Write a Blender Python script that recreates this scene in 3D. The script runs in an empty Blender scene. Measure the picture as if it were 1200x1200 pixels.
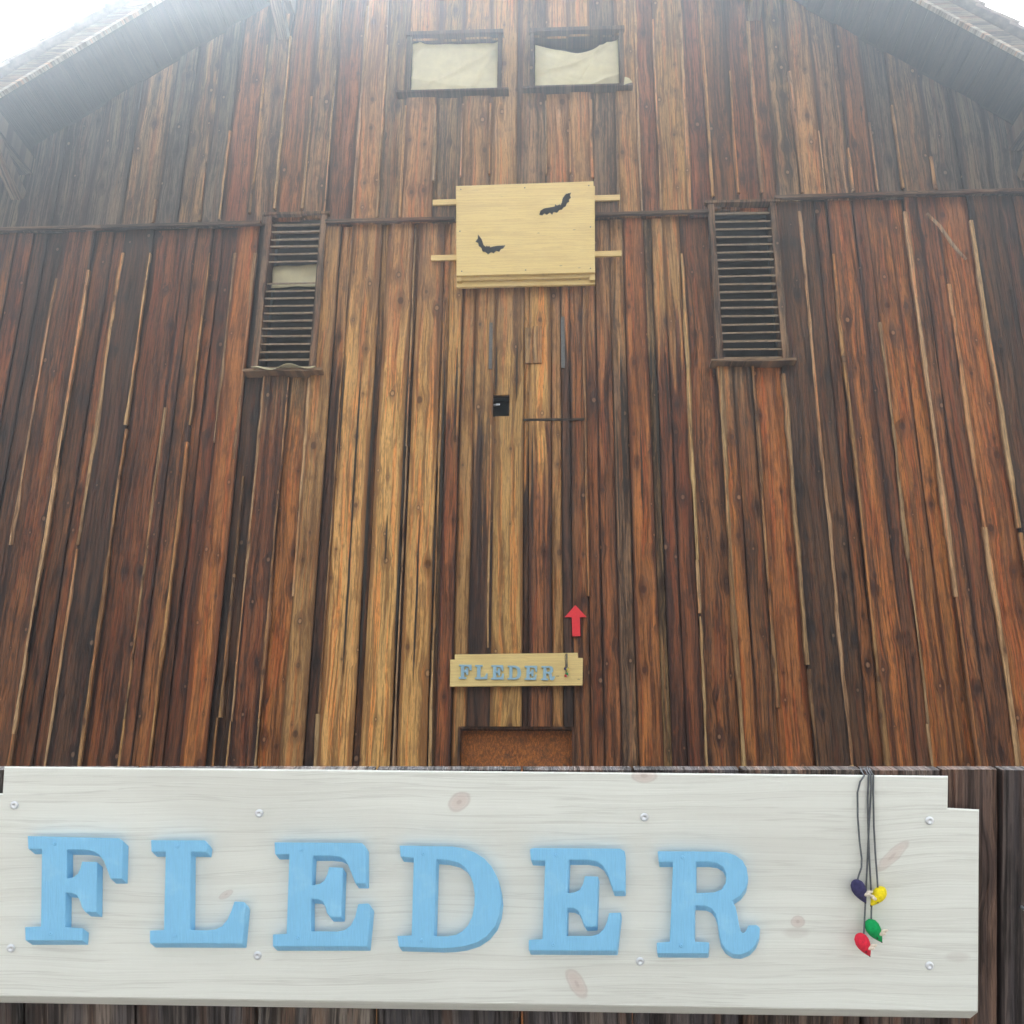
import bpy, bmesh, math, random
from mathutils import Vector, Matrix, noise
from mathutils.geometry import tessellate_polygon
R = math.radians
random.seed(11)
scn = bpy.context.scene
C = scn.collection

# ------------------------------------------------------------ camera, sky, sun, exposure
F = 1200.0                                   # focal length in pixels of a 1200 px wide picture
CAM = Vector((0.0, -8.0, 1.5))
ROT = Matrix.Rotation(R(2.9), 3, 'Z') @ Matrix.Rotation(R(90 + 18.7), 3, 'X') @ Matrix.Rotation(R(0.52), 3, 'Z')
cd = bpy.data.cameras.new('camera')
cam = bpy.data.objects.new('camera', cd); C.objects.link(cam)
cd.sensor_width = 36; cd.lens = 36; cd.clip_start = 0.05; cd.clip_end = 2000
cam.location = CAM; cam.rotation_euler = ROT.to_euler()
scn.camera = cam

w = bpy.data.worlds.new('World'); scn.world = w; w.use_nodes = True
wn = w.node_tree.nodes; wl = w.node_tree.links; wn.clear()
sky = wn.new('ShaderNodeTexSky'); sky.sky_type = 'NISHITA'; sky.sun_disc = False
SUN_EL, SUN_AZ = 51.4, -5                     # azimuth from +Y, clockwise
sky.sun_elevation = R(SUN_EL); sky.sun_rotation = R(SUN_AZ); sky.dust_density = 4; sky.air_density = 1.0
hs = wn.new('ShaderNodeHueSaturation'); hs.inputs['Saturation'].default_value = 0.06
bg = wn.new('ShaderNodeBackground'); bg.inputs['Strength'].default_value = 0.05
wo = wn.new('ShaderNodeOutputWorld')
wl.new(sky.outputs[0], hs.inputs['Color']); wl.new(hs.outputs[0], bg.inputs['Color']); wl.new(bg.outputs[0], wo.inputs[0])
sd = bpy.data.lights.new('sun', 'SUN'); sd.energy = 5.0; sd.angle = R(8.5); sd.color = (1.0, 0.97, 0.94)
sun = bpy.data.objects.new('sun', sd); C.objects.link(sun)
sdir = Vector((math.sin(R(SUN_AZ)) * math.cos(R(SUN_EL)), math.cos(R(SUN_AZ)) * math.cos(R(SUN_EL)), math.sin(R(SUN_EL))))
sun.rotation_euler = sdir.to_track_quat('Z', 'Y').to_euler(); sun.location = (-4, -14, 16)
vs = scn.view_settings
vs.view_transform = 'Standard'; vs.look = 'None'; vs.gamma = 1; vs.use_curve_mapping = False
vs.exposure = 3.58

# ------------------------------------------------------------ helpers
def at(px, py, Y=0.0):
    """point of the vertical plane y = Y behind a pixel of the 1200 px photograph"""
    d = ROT @ Vector(((px - 600) / F, (600 - py) / F, -1))
    return CAM + d * ((Y - CAM.y) / d.y)
def obj(name, verts, faces, mat=None, parent=None, loc=None, rot=None, smooth=False, mats=None, fmat=None):
    me = bpy.data.meshes.new(name); me.from_pydata([tuple(v) for v in verts], [], faces)
    for m in (mats or ([mat] if mat else [])): me.materials.append(m)
    if fmat: me.polygons.foreach_set('material_index', fmat)
    bm = bmesh.new(); bm.from_mesh(me); bmesh.ops.recalc_face_normals(bm, faces=bm.faces); bm.to_mesh(me); bm.free()
    if smooth: me.polygons.foreach_set('use_smooth', [True] * len(me.polygons))
    uvl = me.uv_layers.new(name='UVMap'); uvl.data.foreach_set('uv', [.5] * (2 * len(me.loops)))
    o = bpy.data.objects.new(name, me); C.objects.link(o)
    if parent: o.parent = parent
    if loc is not None: o.location = loc
    if rot is not None: o.rotation_euler = rot
    return o
def tag(o, label=None, cat=None, group=None, kind=None):
    if label: o['label'] = label
    if cat: o['category'] = cat
    if group: o['group'] = group
    if kind: o['kind'] = kind
    return o
def empty(name, loc=(0, 0, 0), rot=None):
    o = bpy.data.objects.new(name, None); C.objects.link(o); o.location = loc; o.empty_display_size = .1
    if rot is not None: o.rotation_euler = rot
    return o
class MB:
    """collects shapes; build() links them as one mesh with its origin at o"""
    def __init__(s, o=(0, 0, 0)): s.v = []; s.f = []; s.o = Vector(o)
    def add(s, vs, fs):
        n = len(s.v); s.v += [Vector(v) - s.o for v in vs]; s.f += [tuple(i + n for i in f) for f in fs]
    def box(s, x0, x1, y0, y1, z0, z1):
        s.add([(x, y, z) for x in (x0, x1) for y in (y0, y1) for z in (z0, z1)],
              [(0, 1, 3, 2), (4, 6, 7, 5), (0, 4, 5, 1), (2, 3, 7, 6), (0, 2, 6, 4), (1, 5, 7, 3)])
    def beam(s, a, b, w, h, up=(0, 0, 1)):
        a = Vector(a); b = Vector(b); t = (b - a).normalized(); u = Vector(up)
        if abs(t.dot(u)) > .98: u = Vector((1, 0, 0))
        r = t.cross(u).normalized() * w / 2; u = r.cross(t).normalized() * h / 2
        vs = [p + i * r + j * u for p in (a, b) for i, j in ((-1, -1), (1, -1), (1, 1), (-1, 1))]
        s.add(vs, [(0, 1, 2, 3), (7, 6, 5, 4), (0, 4, 5, 1), (1, 5, 6, 2), (2, 6, 7, 3), (3, 7, 4, 0)])
    def tube(s, pts, rad, n=6):
        pts = [Vector(p) for p in pts]; rings = []
        for i, p in enumerate(pts):
            t = (pts[min(i + 1, len(pts) - 1)] - pts[max(i - 1, 0)]).normalized()
            a = t.cross(Vector((0, 0, 1)) if abs(t.z) < .9 else Vector((1, 0, 0))).normalized(); b = t.cross(a)
            r = rad[i] if isinstance(rad, (list, tuple)) else rad
            rings.append([p + (a * math.cos(k * 2 * math.pi / n) + b * math.sin(k * 2 * math.pi / n)) * r for k in range(n)])
        vs = [v for g in rings for v in g]; fs = []
        for i in range(len(pts) - 1):
            for k in range(n): fs.append((i * n + k, i * n + (k + 1) % n, (i + 1) * n + (k + 1) % n, (i + 1) * n + k))
        fs += [tuple(range(n - 1, -1, -1)), tuple((len(pts) - 1) * n + k for k in range(n))]
        s.add(vs, fs)
    def prism(s, loops, dz, shift=(0, 0), to=lambda x, y, z: (x, y, z), z0=0.0):
        """loops (outer, holes) filled at z0, walls to z0 - dz with the back shifted"""
        flat = [p for l in loops for p in l]
        tris = tessellate_polygon([[Vector((p[0], p[1], 0)) for p in l] for l in loops])
        n = len(flat)
        vs = [to(p[0], p[1], z0) for p in flat] + [to(p[0] + shift[0], p[1] + shift[1], z0 - dz) for p in flat]
        fs = [tuple(t) for t in tris] + [tuple(i + n for i in reversed(t)) for t in tris]
        k = 0
        for l in loops:
            m = len(l)
            for i in range(m): fs.append((k + i, k + (i + 1) % m, n + k + (i + 1) % m, n + k + i))
            k += m
        s.add(vs, fs)
    def build(s, name, mat, parent=None, smooth=False, loc=None, rot=None):
        return obj(name, s.v, s.f, mat, parent, s.o if loc is None else loc, rot, smooth)

# ------------------------------------------------------------ materials
def newmat(name):
    m = bpy.data.materials.new(name); m.use_nodes = True
    nt = m.node_tree; b = nt.nodes['Principled BSDF']
    return m, nt, b
class N:
    """tiny node-building wrapper"""
    def __init__(s, nt): s.nt = nt
    def n(s, t, **k):
        x = s.nt.nodes.new(t)
        for a, v in k.items(): setattr(x, a, v)
        return x
    def link(s, a, b): s.nt.links.new(a, b)
    def put(s, sock, v):
        if hasattr(v, 'is_linked') or isinstance(v, bpy.types.NodeSocket): s.link(v, sock)
        else: sock.default_value = v
    def math(s, op, a, b=0.0, c=None, clamp=False):
        x = s.n('ShaderNodeMath', operation=op, use_clamp=clamp); s.put(x.inputs[0], a); s.put(x.inputs[1], b)
        if c is not None: s.put(x.inputs[2], c)
        return x.outputs[0]
    def vmath(s, op, a, b):
        x = s.n('ShaderNodeVectorMath', operation=op); s.put(x.inputs[0], a); s.put(x.inputs[1], b); return x.outputs[0]
    def comb(s, x, y, z):
        c = s.n('ShaderNodeCombineXYZ'); s.put(c.inputs[0], x); s.put(c.inputs[1], y); s.put(c.inputs[2], z); return c.outputs[0]
    def sep(s, v):
        c = s.n('ShaderNodeSeparateXYZ'); s.link(v, c.inputs[0]); return c.outputs
    def noise(s, v, scale, detail=3, rough=.55, dist=0.0):
        x = s.n('ShaderNodeTexNoise'); s.link(v, x.inputs['Vector']); x.inputs['Scale'].default_value = scale
        x.inputs['Detail'].default_value = detail; x.inputs['Roughness'].default_value = rough; x.inputs['Distortion'].default_value = dist
        return x.outputs['Fac']
    def rng(s, v, a, b, c=0.0, d=1.0, smooth=True):
        x = s.n('ShaderNodeMapRange', interpolation_type='SMOOTHSTEP' if smooth else 'LINEAR', clamp=True)
        s.put(x.inputs[0], v)
        for i, k in enumerate((a, b, c, d)): s.put(x.inputs[i + 1], k)
        return x.outputs[0]
    def mix(s, f, a, b, mode='MIX'):
        x = s.n('ShaderNodeMix', data_type='RGBA', blend_type=mode); s.put(x.inputs[0], f); s.put(x.inputs[6], a); s.put(x.inputs[7], b)
        return x.outputs[2]
    def bump(s, h, st, dist=.004):
        x = s.n('ShaderNodeBump'); x.inputs['Strength'].default_value = st; x.inputs['Distance'].default_value = dist; s.link(h, x.inputs['Height'])
        return x.outputs[0]
def rgba(c): return (c[0], c[1], c[2], 1)

def old_wood(name, axis='z', scale=1.0, knots=True, gloss=.35, rough=.55, contrast=1.0):
    """weathered spruce board; base tone = object colour, grain along the board's long axis"""
    m, nt, b = newmat(name); q = N(nt)
    tc = q.n('ShaderNodeTexCoord'); oi = q.n('ShaderNodeObjectInfo')
    s = q.sep(tc.outputs['Object'])
    ax = {'z': (0, 1, 2), 'x': (2, 1, 0), 'y': (0, 2, 1)}[axis]
    rnd = q.math('MULTIPLY', oi.outputs['Random'], 91.0)
    Z = q.math('MULTIPLY', s[ax[2]], scale); X0 = q.math('MULTIPLY', s[ax[0]], scale)
    X = q.math('ADD', X0, rnd); Zr = q.math('ADD', Z, q.math('MULTIPLY', rnd, 1.7))
    def nz(x, kx, z, kz, det, rg=.6, off=0.0):
        t = q.n('ShaderNodeTexNoise', noise_dimensions='2D'); q.link(q.comb(q.math('MULTIPLY_ADD', x, kx, off), q.math('MULTIPLY', z, kz), 0.0), t.inputs['Vector'])
        t.inputs['Scale'].default_value = 1; t.inputs['Detail'].default_value = det; t.inputs['Roughness'].default_value = rg
        return t.outputs['Fac']
    # knots: dark rings, some with a pale heart, in a darker halo
    KX, KZ = 7.5, 3.4
    vo = q.n('ShaderNodeTexVoronoi', feature='F1', voronoi_dimensions='2D'); vo.inputs['Scale'].default_value = 1
    Xk = q.math('MULTIPLY', X, KX); Zk = q.math('MULTIPLY', Zr, KZ)
    q.link(q.comb(Xk, Zk, 0.0), vo.inputs['Vector'])
    kp = q.sep(vo.outputs['Position']); kc = q.sep(vo.outputs['Color'])
    dx = q.math('DIVIDE', q.math('SUBTRACT', Xk, kp[0]), KX); dz = q.math('DIVIDE', q.math('SUBTRACT', Zk, kp[1]), KZ)
    rr = q.math('SQRT', q.math('ADD', q.math('MULTIPLY', dx, dx), q.math('MULTIPLY', q.math('MULTIPLY', dz, dz), .55)))
    kon = q.math('GREATER_THAN', kc[0], .55); ksz = q.rng(q.math('POWER', kc[1], 1.6), 0, 1, .006, .026, False)
    kr_ = q.math('DIVIDE', rr, ksz)
    knot = q.math('MULTIPLY', kon, q.rng(kr_, 1.25, .8)); heart = q.math('MULTIPLY', kon, q.rng(kr_, .75, .45))
    halo = q.math('MULTIPLY', kon, q.rng(kr_, 4.5, .8))
    streak = q.math('MULTIPLY', kon, q.math('MULTIPLY', q.rng(q.math('DIVIDE', q.math('ABSOLUTE', dx), ksz), 1.6, .3), q.rng(q.math('ABSOLUTE', dz), .17, .02)))
    # grain, bent round the knots
    wob = q.math('MULTIPLY', q.math('SUBTRACT', nz(X, 2.0, Zr, .9, 1), .5), .06)
    bend = q.math('MULTIPLY', q.math('MULTIPLY', dx, halo), -.55)
    Xb = q.math('ADD', q.math('ADD', X, wob), bend)
    g1 = nz(Xb, 62.0, Zr, 1.3, 3, .72)
    g2 = nz(Xb, 150.0, Zr, 9.0, 2, .75)
    zone = nz(Xb, 12.0, Zr, .45, 2, .65)
    zone2 = nz(Xb, 19.0, Zr, .7, 2, .65, 40.0)
    blot = nz(X, 8.0, Zr, 3.2, 3, .7, 9.0)
    # a board may be bleached above a ragged line: properties fade_from (height on the board) and fade_tone
    af = q.n('ShaderNodeAttribute', attribute_type='OBJECT', attribute_name='fade_from').outputs['Fac']
    at_ = q.n('ShaderNodeAttribute', attribute_type='OBJECT', attribute_name='fade_tone').outputs['Color']
    edge = q.math('SUBTRACT', q.math('ADD', Z, q.math('MULTIPLY', q.math('SUBTRACT', zone2, .5), 3.0)), af)
    bl = q.math('MULTIPLY', q.rng(edge, -.35, .35), q.math('GREATER_THAN', af, .01))
    base = q.mix(bl, oi.outputs['Color'], at_)
    pale = q.rng(q.sep(base)[0], .22, .5)
    dark = q.mix(1.0, base, q.mix(pale, (.18, .135, .115, 1), (.38, .29, .23, 1)), 'MULTIPLY')
    light = q.mix(1.0, base, q.mix(pale, (2.1, 1.95, 1.65, 1), (1.3, 1.26, 1.2, 1)), 'MULTIPLY')
    red = q.mix(1.0, base, (1.45, .88, .55, 1), 'MULTIPLY')
    col = q.mix(q.rng(zone, .48, .64), base, light)
    col = q.mix(q.math('MULTIPLY', q.rng(zone2, .52, .62), .8), col, red)
    col = q.mix(q.math('MULTIPLY', q.rng(zone, .44, .32), .85), col, dark)
    col = q.mix(q.math('MULTIPLY', q.rng(blot, .54, .68), .55 * contrast), col, dark)
    col = q.mix(q.math('MULTIPLY', q.rng(g1, .49, .38), .8 * contrast), col, dark)
    col = q.mix(q.math('MULTIPLY', q.rng(g1, .55, .66), .5), col, light)
    col = q.mix(q.math('MULTIPLY', q.rng(g2, .47, .34), .6), col, dark)
    col = q.mix(q.math('MULTIPLY', q.rng(g2, .56, .68), .45), col, light)
    # dark water marks creeping in from both edges of the board
    uv = q.n('ShaderNodeUVMap'); u = q.sep(uv.outputs[0])
    ed = q.math('ABSOLUTE', q.math('SUBTRACT', u[0], .5))
    edn = q.math('ADD', ed, q.math('MULTIPLY', q.math('SUBTRACT', zone2, .5), .45))
    col = q.mix(q.math('MULTIPLY', q.rng(edn, .34, .46), .85), col, dark)
    if knots:
        col = q.mix(q.math('MULTIPLY', halo, .45), col, dark)
        col = q.mix(q.math('MULTIPLY', streak, .55), col, dark)
        col = q.mix(q.math('MULTIPLY', knot, .85), col, q.mix(1.0, base, (.20, .13, .10, 1), 'MULTIPLY'))
        col = q.mix(q.math('MULTIPLY', heart, q.rng(kc[2], .60, .68, 0, .8)), col, q.mix(.5, (.42, .28, .18, 1), light))
    q.link(col, b.inputs['Base Color'])
    q.put(b.inputs['Roughness'], q.rng(g1, .3, .7, rough + .15, rough - .15))
    b.inputs['Specular IOR Level'].default_value = gloss
    h = nz(X, 85.0, Zr, 1.1, 2, .75)
    q.link(q.bump(h, .9, .008), b.inputs['Normal'])
    return m

def new_wood(name, col, streak, axis='x', grain=.5, knotlist=(), pink=(.55, .36, .30), rough=.55, spots=.55):
    """fresh planed board; knotlist = (x, z, half width, half height, tilt, strength) in the object's own metres"""
    m, nt, b = newmat(name); q = N(nt)
    tc = q.n('ShaderNodeTexCoord'); s = q.sep(tc.outputs['Object'])
    A, B = (s[0], s[2]) if axis == 'x' else (s[2], s[0])
    if axis == 'xy': A, B = s[0], s[1]
    wob = q.math('MULTIPLY', q.math('SUBTRACT', q.noise(q.comb(q.math('MULTIPLY', A, 3.0), q.math('MULTIPLY', B, 5.0), 0.0), 1, 2), .5), .03)
    Bw = q.math('ADD', B, wob)
    g1 = q.noise(q.comb(q.math('MULTIPLY', A, 1.6), q.math('MULTIPLY', Bw, 70.0), 3.0), 1, 4, .6)
    g2 = q.noise(q.comb(q.math('MULTIPLY', A, 9.0), q.math('MULTIPLY', Bw, 420.0), 7.0), 1, 2, .6)
    z = q.noise(q.comb(q.math('MULTIPLY', A, 2.5), q.math('MULTIPLY', Bw, 9.0), 1.0), 1, 3, .5)
    c = q.mix(q.math('MULTIPLY', q.rng(g1, .52, .36), grain * .6), rgba(col), rgba(streak))
    c = q.mix(q.math('MULTIPLY', q.rng(q.math('ABSOLUTE', q.math('SUBTRACT', g1, .47)), .022, .004), grain * .75), c, rgba([k * .8 for k in streak]))
    c = q.mix(q.math('MULTIPLY', q.rng(g2, .5, .3), grain * .4), c, rgba(streak))
    c = q.mix(q.math('MULTIPLY', q.rng(z, .45, .7), .3), c, rgba([k * .86 for k in streak]))
    vo = q.n('ShaderNodeTexVoronoi', feature='F1'); vo.inputs['Scale'].default_value = 1
    q.link(q.comb(q.math('MULTIPLY', A, 6.0), q.math('MULTIPLY', B, 14.0), 0.0), vo.inputs['Vector'])
    kc = q.sep(vo.outputs['Color'])
    k0 = q.math('MULTIPLY', q.rng(kc[0], .62, .66), q.rng(vo.outputs['Distance'], .10, .05))
    c = q.mix(q.math('MULTIPLY', k0, spots), c, rgba([k * .55 for k in pink]))
    for (kx, kz, a, h, t, st) in knotlist:
        dx = q.math('SUBTRACT', A, kx); dz = q.math('SUBTRACT', B, kz); ct, sn = math.cos(t), math.sin(t)
        u = q.math('DIVIDE', q.math('ADD', q.math('MULTIPLY', dx, ct), q.math('MULTIPLY', dz, sn)), a)
        v = q.math('DIVIDE', q.math('SUBTRACT', q.math('MULTIPLY', dz, ct), q.math('MULTIPLY', dx, sn)), h)
        r = q.math('SQRT', q.math('ADD', q.math('MULTIPLY', u, u), q.math('MULTIPLY', v, v)))
        r = q.math('ADD', r, q.math('MULTIPLY', q.math('SUBTRACT', g1, .5), .6))
        c = q.mix(q.math('MULTIPLY', q.rng(r, 1.25, .55), st * .8), c, rgba(pink))
        c = q.mix(q.math('MULTIPLY', q.rng(q.math('ABSOLUTE', q.math('SUBTRACT', r, .92)), .18, .03), st * .35), c, rgba([k * .6 for k in pink]))
        c = q.mix(q.math('MULTIPLY', q.rng(r, .35, .15), st * .5), c, rgba([k * .6 for k in pink]))
    q.link(c, b.inputs['Base Color']); b.inputs['Roughness'].default_value = rough
    q.link(q.bump(q.math('ADD', g1, q.math('MULTIPLY', g2, .5)), .25, .002), b.inputs['Normal'])
    return m
def plain(name, col, rough=.6, metal=0.0, vary=.15, scale=30.0, bump=.15, spec=.5):
    m, nt, b = newmat(name); q = N(nt)
    tc = q.n('ShaderNodeTexCoord')
    a = q.noise(tc.outputs['Object'], scale, 4, .6)
    c = q.mix(q.rng(a, .3, .7), rgba([k * (1 - vary) for k in col]), rgba([min(1, k * (1 + vary)) for k in col]))
    q.link(c, b.inputs['Base Color']); b.inputs['Roughness'].default_value = rough; b.inputs['Metallic'].default_value = metal
    b.inputs['Specular IOR Level'].default_value = spec
    q.link(q.bump(q.noise(tc.outputs['Object'], scale * 4, 3), bump, .003), b.inputs['Normal'])
    return m
M = {}
M['wood'] = old_wood('old_spruce_boards')
M['trim'] = old_wood('old_spruce_trim', 'x', knots=False)
M['beam'] = old_wood('old_spruce_beams', 'y', knots=False)
M['screen'] = old_wood('dark_screen_boards', 'y', scale=1.6, rough=.6)
M['dark'] = plain('dark_old_wood', (.035, .025, .018), .8, 0, .3, 8)
M['inside'] = plain('dark_inner_boards', (.05, .04, .03), .85, 0, .3, 6)  # dark tone, also stands in for the shade behind the windows
M['cloth'] = plain('cream_cloth', (.70, .63, .41), .9, 0, .07, 9, .3, .2)
M['iron'] = plain('old_grey_iron', (.16, .15, .14), .55, .6, .3, 40)
M['zinc'] = plain('zinc_screw', (.75, .78, .82), .35, .7, .05, 200)
M['red'] = plain('red_painted_plate', (.92, .025, .035), .45, 0, .05, 40, .05)
M['black'] = plain('matt_black_paint', (.018, .018, .020), .7, 0, .2, 60)
M['slat'] = plain('pale_worn_slats', (.36, .26, .17), .7, 0, .3, 25)
M['blue'] = plain('light_blue_paint', (.27, .62, .90), .5, 0, .03, 25, .04)
def brushed(name, col):
    m, nt, b = newmat(name); q = N(nt); s = q.sep(q.n('ShaderNodeTexCoord').outputs['Object'])
    br = q.noise(q.comb(q.math('MULTIPLY', s[0], 700.0), q.math('MULTIPLY', s[1], 45.0), s[2]), 1, 3, .6)
    bl = q.noise(q.comb(q.math('MULTIPLY', s[0], 30.0), q.math('MULTIPLY', s[1], 30.0), s[2]), 1, 3, .6)
    c = q.mix(q.rng(br, .3, .7), rgba([k * .965 for k in col]), rgba([min(1, k * 1.03) for k in col]))
    c = q.mix(q.math('MULTIPLY', q.rng(bl, .52, .72), .35), c, rgba((.42, .74, .94)))
    q.link(c, b.inputs['Base Color']); q.put(b.inputs['Roughness'], q.rng(bl, .3, .7, .38, .62))
    q.link(q.bump(br, .35, .0012), b.inputs['Normal']); return m
M['blue'] = brushed('brushed_light_blue_paint', (.24, .57, .86))
M['paleblue'] = brushed('greyed_blue_paint', (.33, .53, .66))
M['tile'] = plain('weathered_clay_tile', (.24, .17, .13), .8, 0, .3, 12, .4)
M['cord'] = plain('dark_cord', (.10, .11, .12), .8, 0, .2, 300)

# ------------------------------------------------------------ the ground
def ground():
    m, nt, b = newmat('gravel_ground'); q = N(nt)
    tc = q.n('ShaderNodeTexCoord'); P = tc.outputs['Object']
    vo = q.n('ShaderNodeTexVoronoi'); vo.inputs['Scale'].default_value = 28; q.link(P, vo.inputs['Vector'])
    st = q.mix(q.sep(vo.outputs['Color'])[0], (.07, .064, .057, 1), (.19, .175, .158, 1))
    gr = q.mix(q.noise(P, 25, 4), (.03, .05, .012, 1), (.10, .13, .04, 1))
    c = q.mix(q.rng(q.noise(P, .16, 5, .6), .58, .66), st, gr)
    q.link(c, b.inputs['Base Color']); b.inputs['Roughness'].default_value = .9
    q.link(q.bump(vo.outputs['Distance'], .6, .03), b.inputs['Normal'])
    n = 24; S = 160
    vsx = [(-S + 2 * S * i / n, -S + 2 * S * j / n, 0) for j in range(n + 1) for i in range(n + 1)]
    fs = [(j * (n + 1) + i, j * (n + 1) + i + 1, (j + 1) * (n + 1) + i + 1, (j + 1) * (n + 1) + i) for j in range(n) for i in range(n)]
    tag(obj('ground', vsx, fs, m), 'flat gravel and grass ground before the barn', 'ground', kind='structure')
ground()

# ------------------------------------------------------------ the barn
barn = tag(empty('barn', (0, 0, 0)), 'tall old barn gable clad in brown weathered vertical planks', 'barn')
# roof lines, taken at the verge plane in front of the wall
YV = -.8
def line(a, b):
    A = at(*a, YV); B = at(*b, YV); k = (B.z - A.z) / (B.x - A.x); return k, A.z - k * A.x
kl, cl = line((172, 0), (10, 96)); kr, cr = line((1092, 0), (1200, 58))
RX = (cr - cl) / (kl - kr); RZ = kl * RX + cl
XL, XR = -8.6, 8.8                            # the side walls
def roof_z(x): return kl * x + cl if x < RX else kr * x + cr
print('roof', kl, kr, RX, RZ, roof_z(XL), roof_z(XR))

# openings of the gable wall: (x0, x1, z0, z1)
def rect(x0, y0, x1, y1):
    a = at(x0, y0); b = at(x1, y1); return (a.x, b.x, b.z, a.z)
def box4(tl, br): return rect(tl[0], tl[1], br[0], br[1])
LOUV = [rect(313, 254, 373, 436), rect(834, 243, 912, 424)]
# both edges of a window lean with the verticals: take them at mid height
def rect_mid(xl, xr, yt, yb):
    ym = (yt + yb) / 2; xc = (xl + xr) / 2
    return (at(xl, ym).x, at(xr, ym).x, at(xc, yb).z, at(xc, yt).z)
LOUV = [rect_mid(313, 371, 262, 437), rect_mid(841, 908, 248, 426)]
TOPW = [rect_mid(482, 584, 51, 117), rect_mid(626, 726, 47, 112)]
HOLE = rect_mid(578, 597, 465, 490)
DOOR = (at(537, 875).x, at(673, 875).x, 0.0, at(605, 852).z)
HOLES = LOUV + TOPW + [HOLE, DOOR]

def board(name, x0, x1, zb, zt0, zt1, y, col, mat, parent, th=.024, jit=.005, holes=(), step=.3, cup=.004, fade=None):
    """one sawn board: wavy edges, slightly cupped face, cut round the openings"""
    xc = (x0 + x1) / 2
    e = min(.009, (x1 - x0) * .2)
    hs_ = [h for h in holes if h[0] < x1 and h[1] > x0 and h[2] < max(zt0, zt1) and h[3] > zb]
    xs = [x0, x0 + e, xc, x1 - e, x1]
    for h in hs_: xs += [k for k in (h[0], h[1]) if x0 < k < x1]
    xs = sorted(set(xs)); zt = max(zt0, zt1)
    n = max(1, int((zt - zb) / step)); zs = [zb + (zt - zb) * i / n for i in range(n + 1)]
    for h in hs_: zs += [k for k in (h[2], h[3]) if zb < k < zt]
    zs = sorted(set(zs)); sd_ = random.uniform(0, 500); lean = random.uniform(-.004, .004)
    V = []; U = []; idx = {}
    for j, z in enumerate(zs):
        jl = noise.noise((sd_, z * 1.1, 0)) * jit + noise.noise((sd_, z * 5, 3)) * jit * .5
        jr = noise.noise((sd_ + 50, z * 1.1, 0)) * jit + noise.noise((sd_ + 50, z * 5, 3)) * jit * .5
        for i, x in enumerate(xs):
            top = zt0 + (zt1 - zt0) * (x - x0) / (x1 - x0)
            zz = min(z, top) if zt0 != zt1 else z
            xx = x + (jl if i == 0 else jr if i == len(xs) - 1 else 0)
            yy = y - cup * (1 - ((x - xc) / (x1 - x0) * 2) ** 2) + lean * (x - xc) / (x1 - x0)
            if i in (0, len(xs) - 1): yy += .004
            idx[i, j] = len(V); V.append((xx - xc, yy - y, zz - zb)); U.append(((x - x0) / (x1 - x0), z))
    nf = len(V); V += [(v[0], th, v[2]) for v in V[:nf]]; U += U[:nf]
    Fc = []; edges = {}
    for j in range(len(zs) - 1):
        for i in range(len(xs) - 1):
            mx, mz = (xs[i] + xs[i + 1]) / 2, (zs[j] + zs[j + 1]) / 2
            if any(h[0] < mx < h[1] and h[2] < mz < h[3] for h in hs_): continue
            if zt0 != zt1 and zs[j] >= max(zt0 + (zt1 - zt0) * (xs[k] - x0) / (x1 - x0) for k in (i, i + 1)): continue
            f = (idx[i, j], idx[i + 1, j], idx[i + 1, j + 1], idx[i, j + 1]); Fc.append(f)
            for a, b2 in zip(f, f[1:] + f[:1]): edges[(a, b2)] = 1
    for (a, b2) in list(edges):
        if (b2, a) not in edges: Fc.append((b2, a, a + nf, b2 + nf))
    par = list(range(len(V)))                 # an opening may cut the board into several pieces: one object each
    def find(a):
        while par[a] != a: par[a] = par[par[a]]; a = par[a]
        return a
    for f in Fc:
        for k in f[1:]: par[find(k)] = find(f[0])
    groups = {}
    for f in Fc: groups.setdefault(find(f[0]), []).append(f)
    for fs in groups.values():
        use = sorted({k for f in fs for k in f}); mp = {k: n_ for n_, k in enumerate(use)}
        xs_ = [V[k][0] for k in use]; zs_ = [V[k][2] for k in use]
        if (max(xs_) - min(xs_)) < .012 or (max(zs_) - min(zs_)) < .03: continue
        zo = min(zs_)
        me = bpy.data.meshes.new(name); me.from_pydata([(V[k][0], V[k][1], V[k][2] - zo) for k in use], [], [tuple(mp[k] for k in f) for f in fs]); me.materials.append(mat)
        uvl = me.uv_layers.new(name='UVMap')
        for lp in me.loops: uvl.data[lp.index].uv = U[use[lp.vertex_index]]
        o = bpy.data.objects.new(name, me); C.objects.link(o); o.parent = parent
        o.location = (xc, y, zb + zo); o.color = (*col, 1)
        if fade: o['fade_from'] = max(.02, fade[0] - zb - zo); o['fade_tone'] = [float(k) for k in fade[1]]

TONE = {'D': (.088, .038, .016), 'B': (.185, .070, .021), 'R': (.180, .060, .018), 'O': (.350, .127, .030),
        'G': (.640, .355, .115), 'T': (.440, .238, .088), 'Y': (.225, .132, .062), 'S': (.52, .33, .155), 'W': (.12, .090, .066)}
def tone(t, v=.12):
    k = 1 + random.uniform(-v, v); c = TONE[t]
    return (c[0] * k, c[1] * k * random.uniform(.95, 1.05), c[2] * k * random.uniform(.93, 1.07))
# where the upper cladding ends on the lower one (pixel y for a pixel x)
def joint_y(px): return 275 - px * .0245 if px < 832 else 238 - (px - 900) * .03
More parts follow.
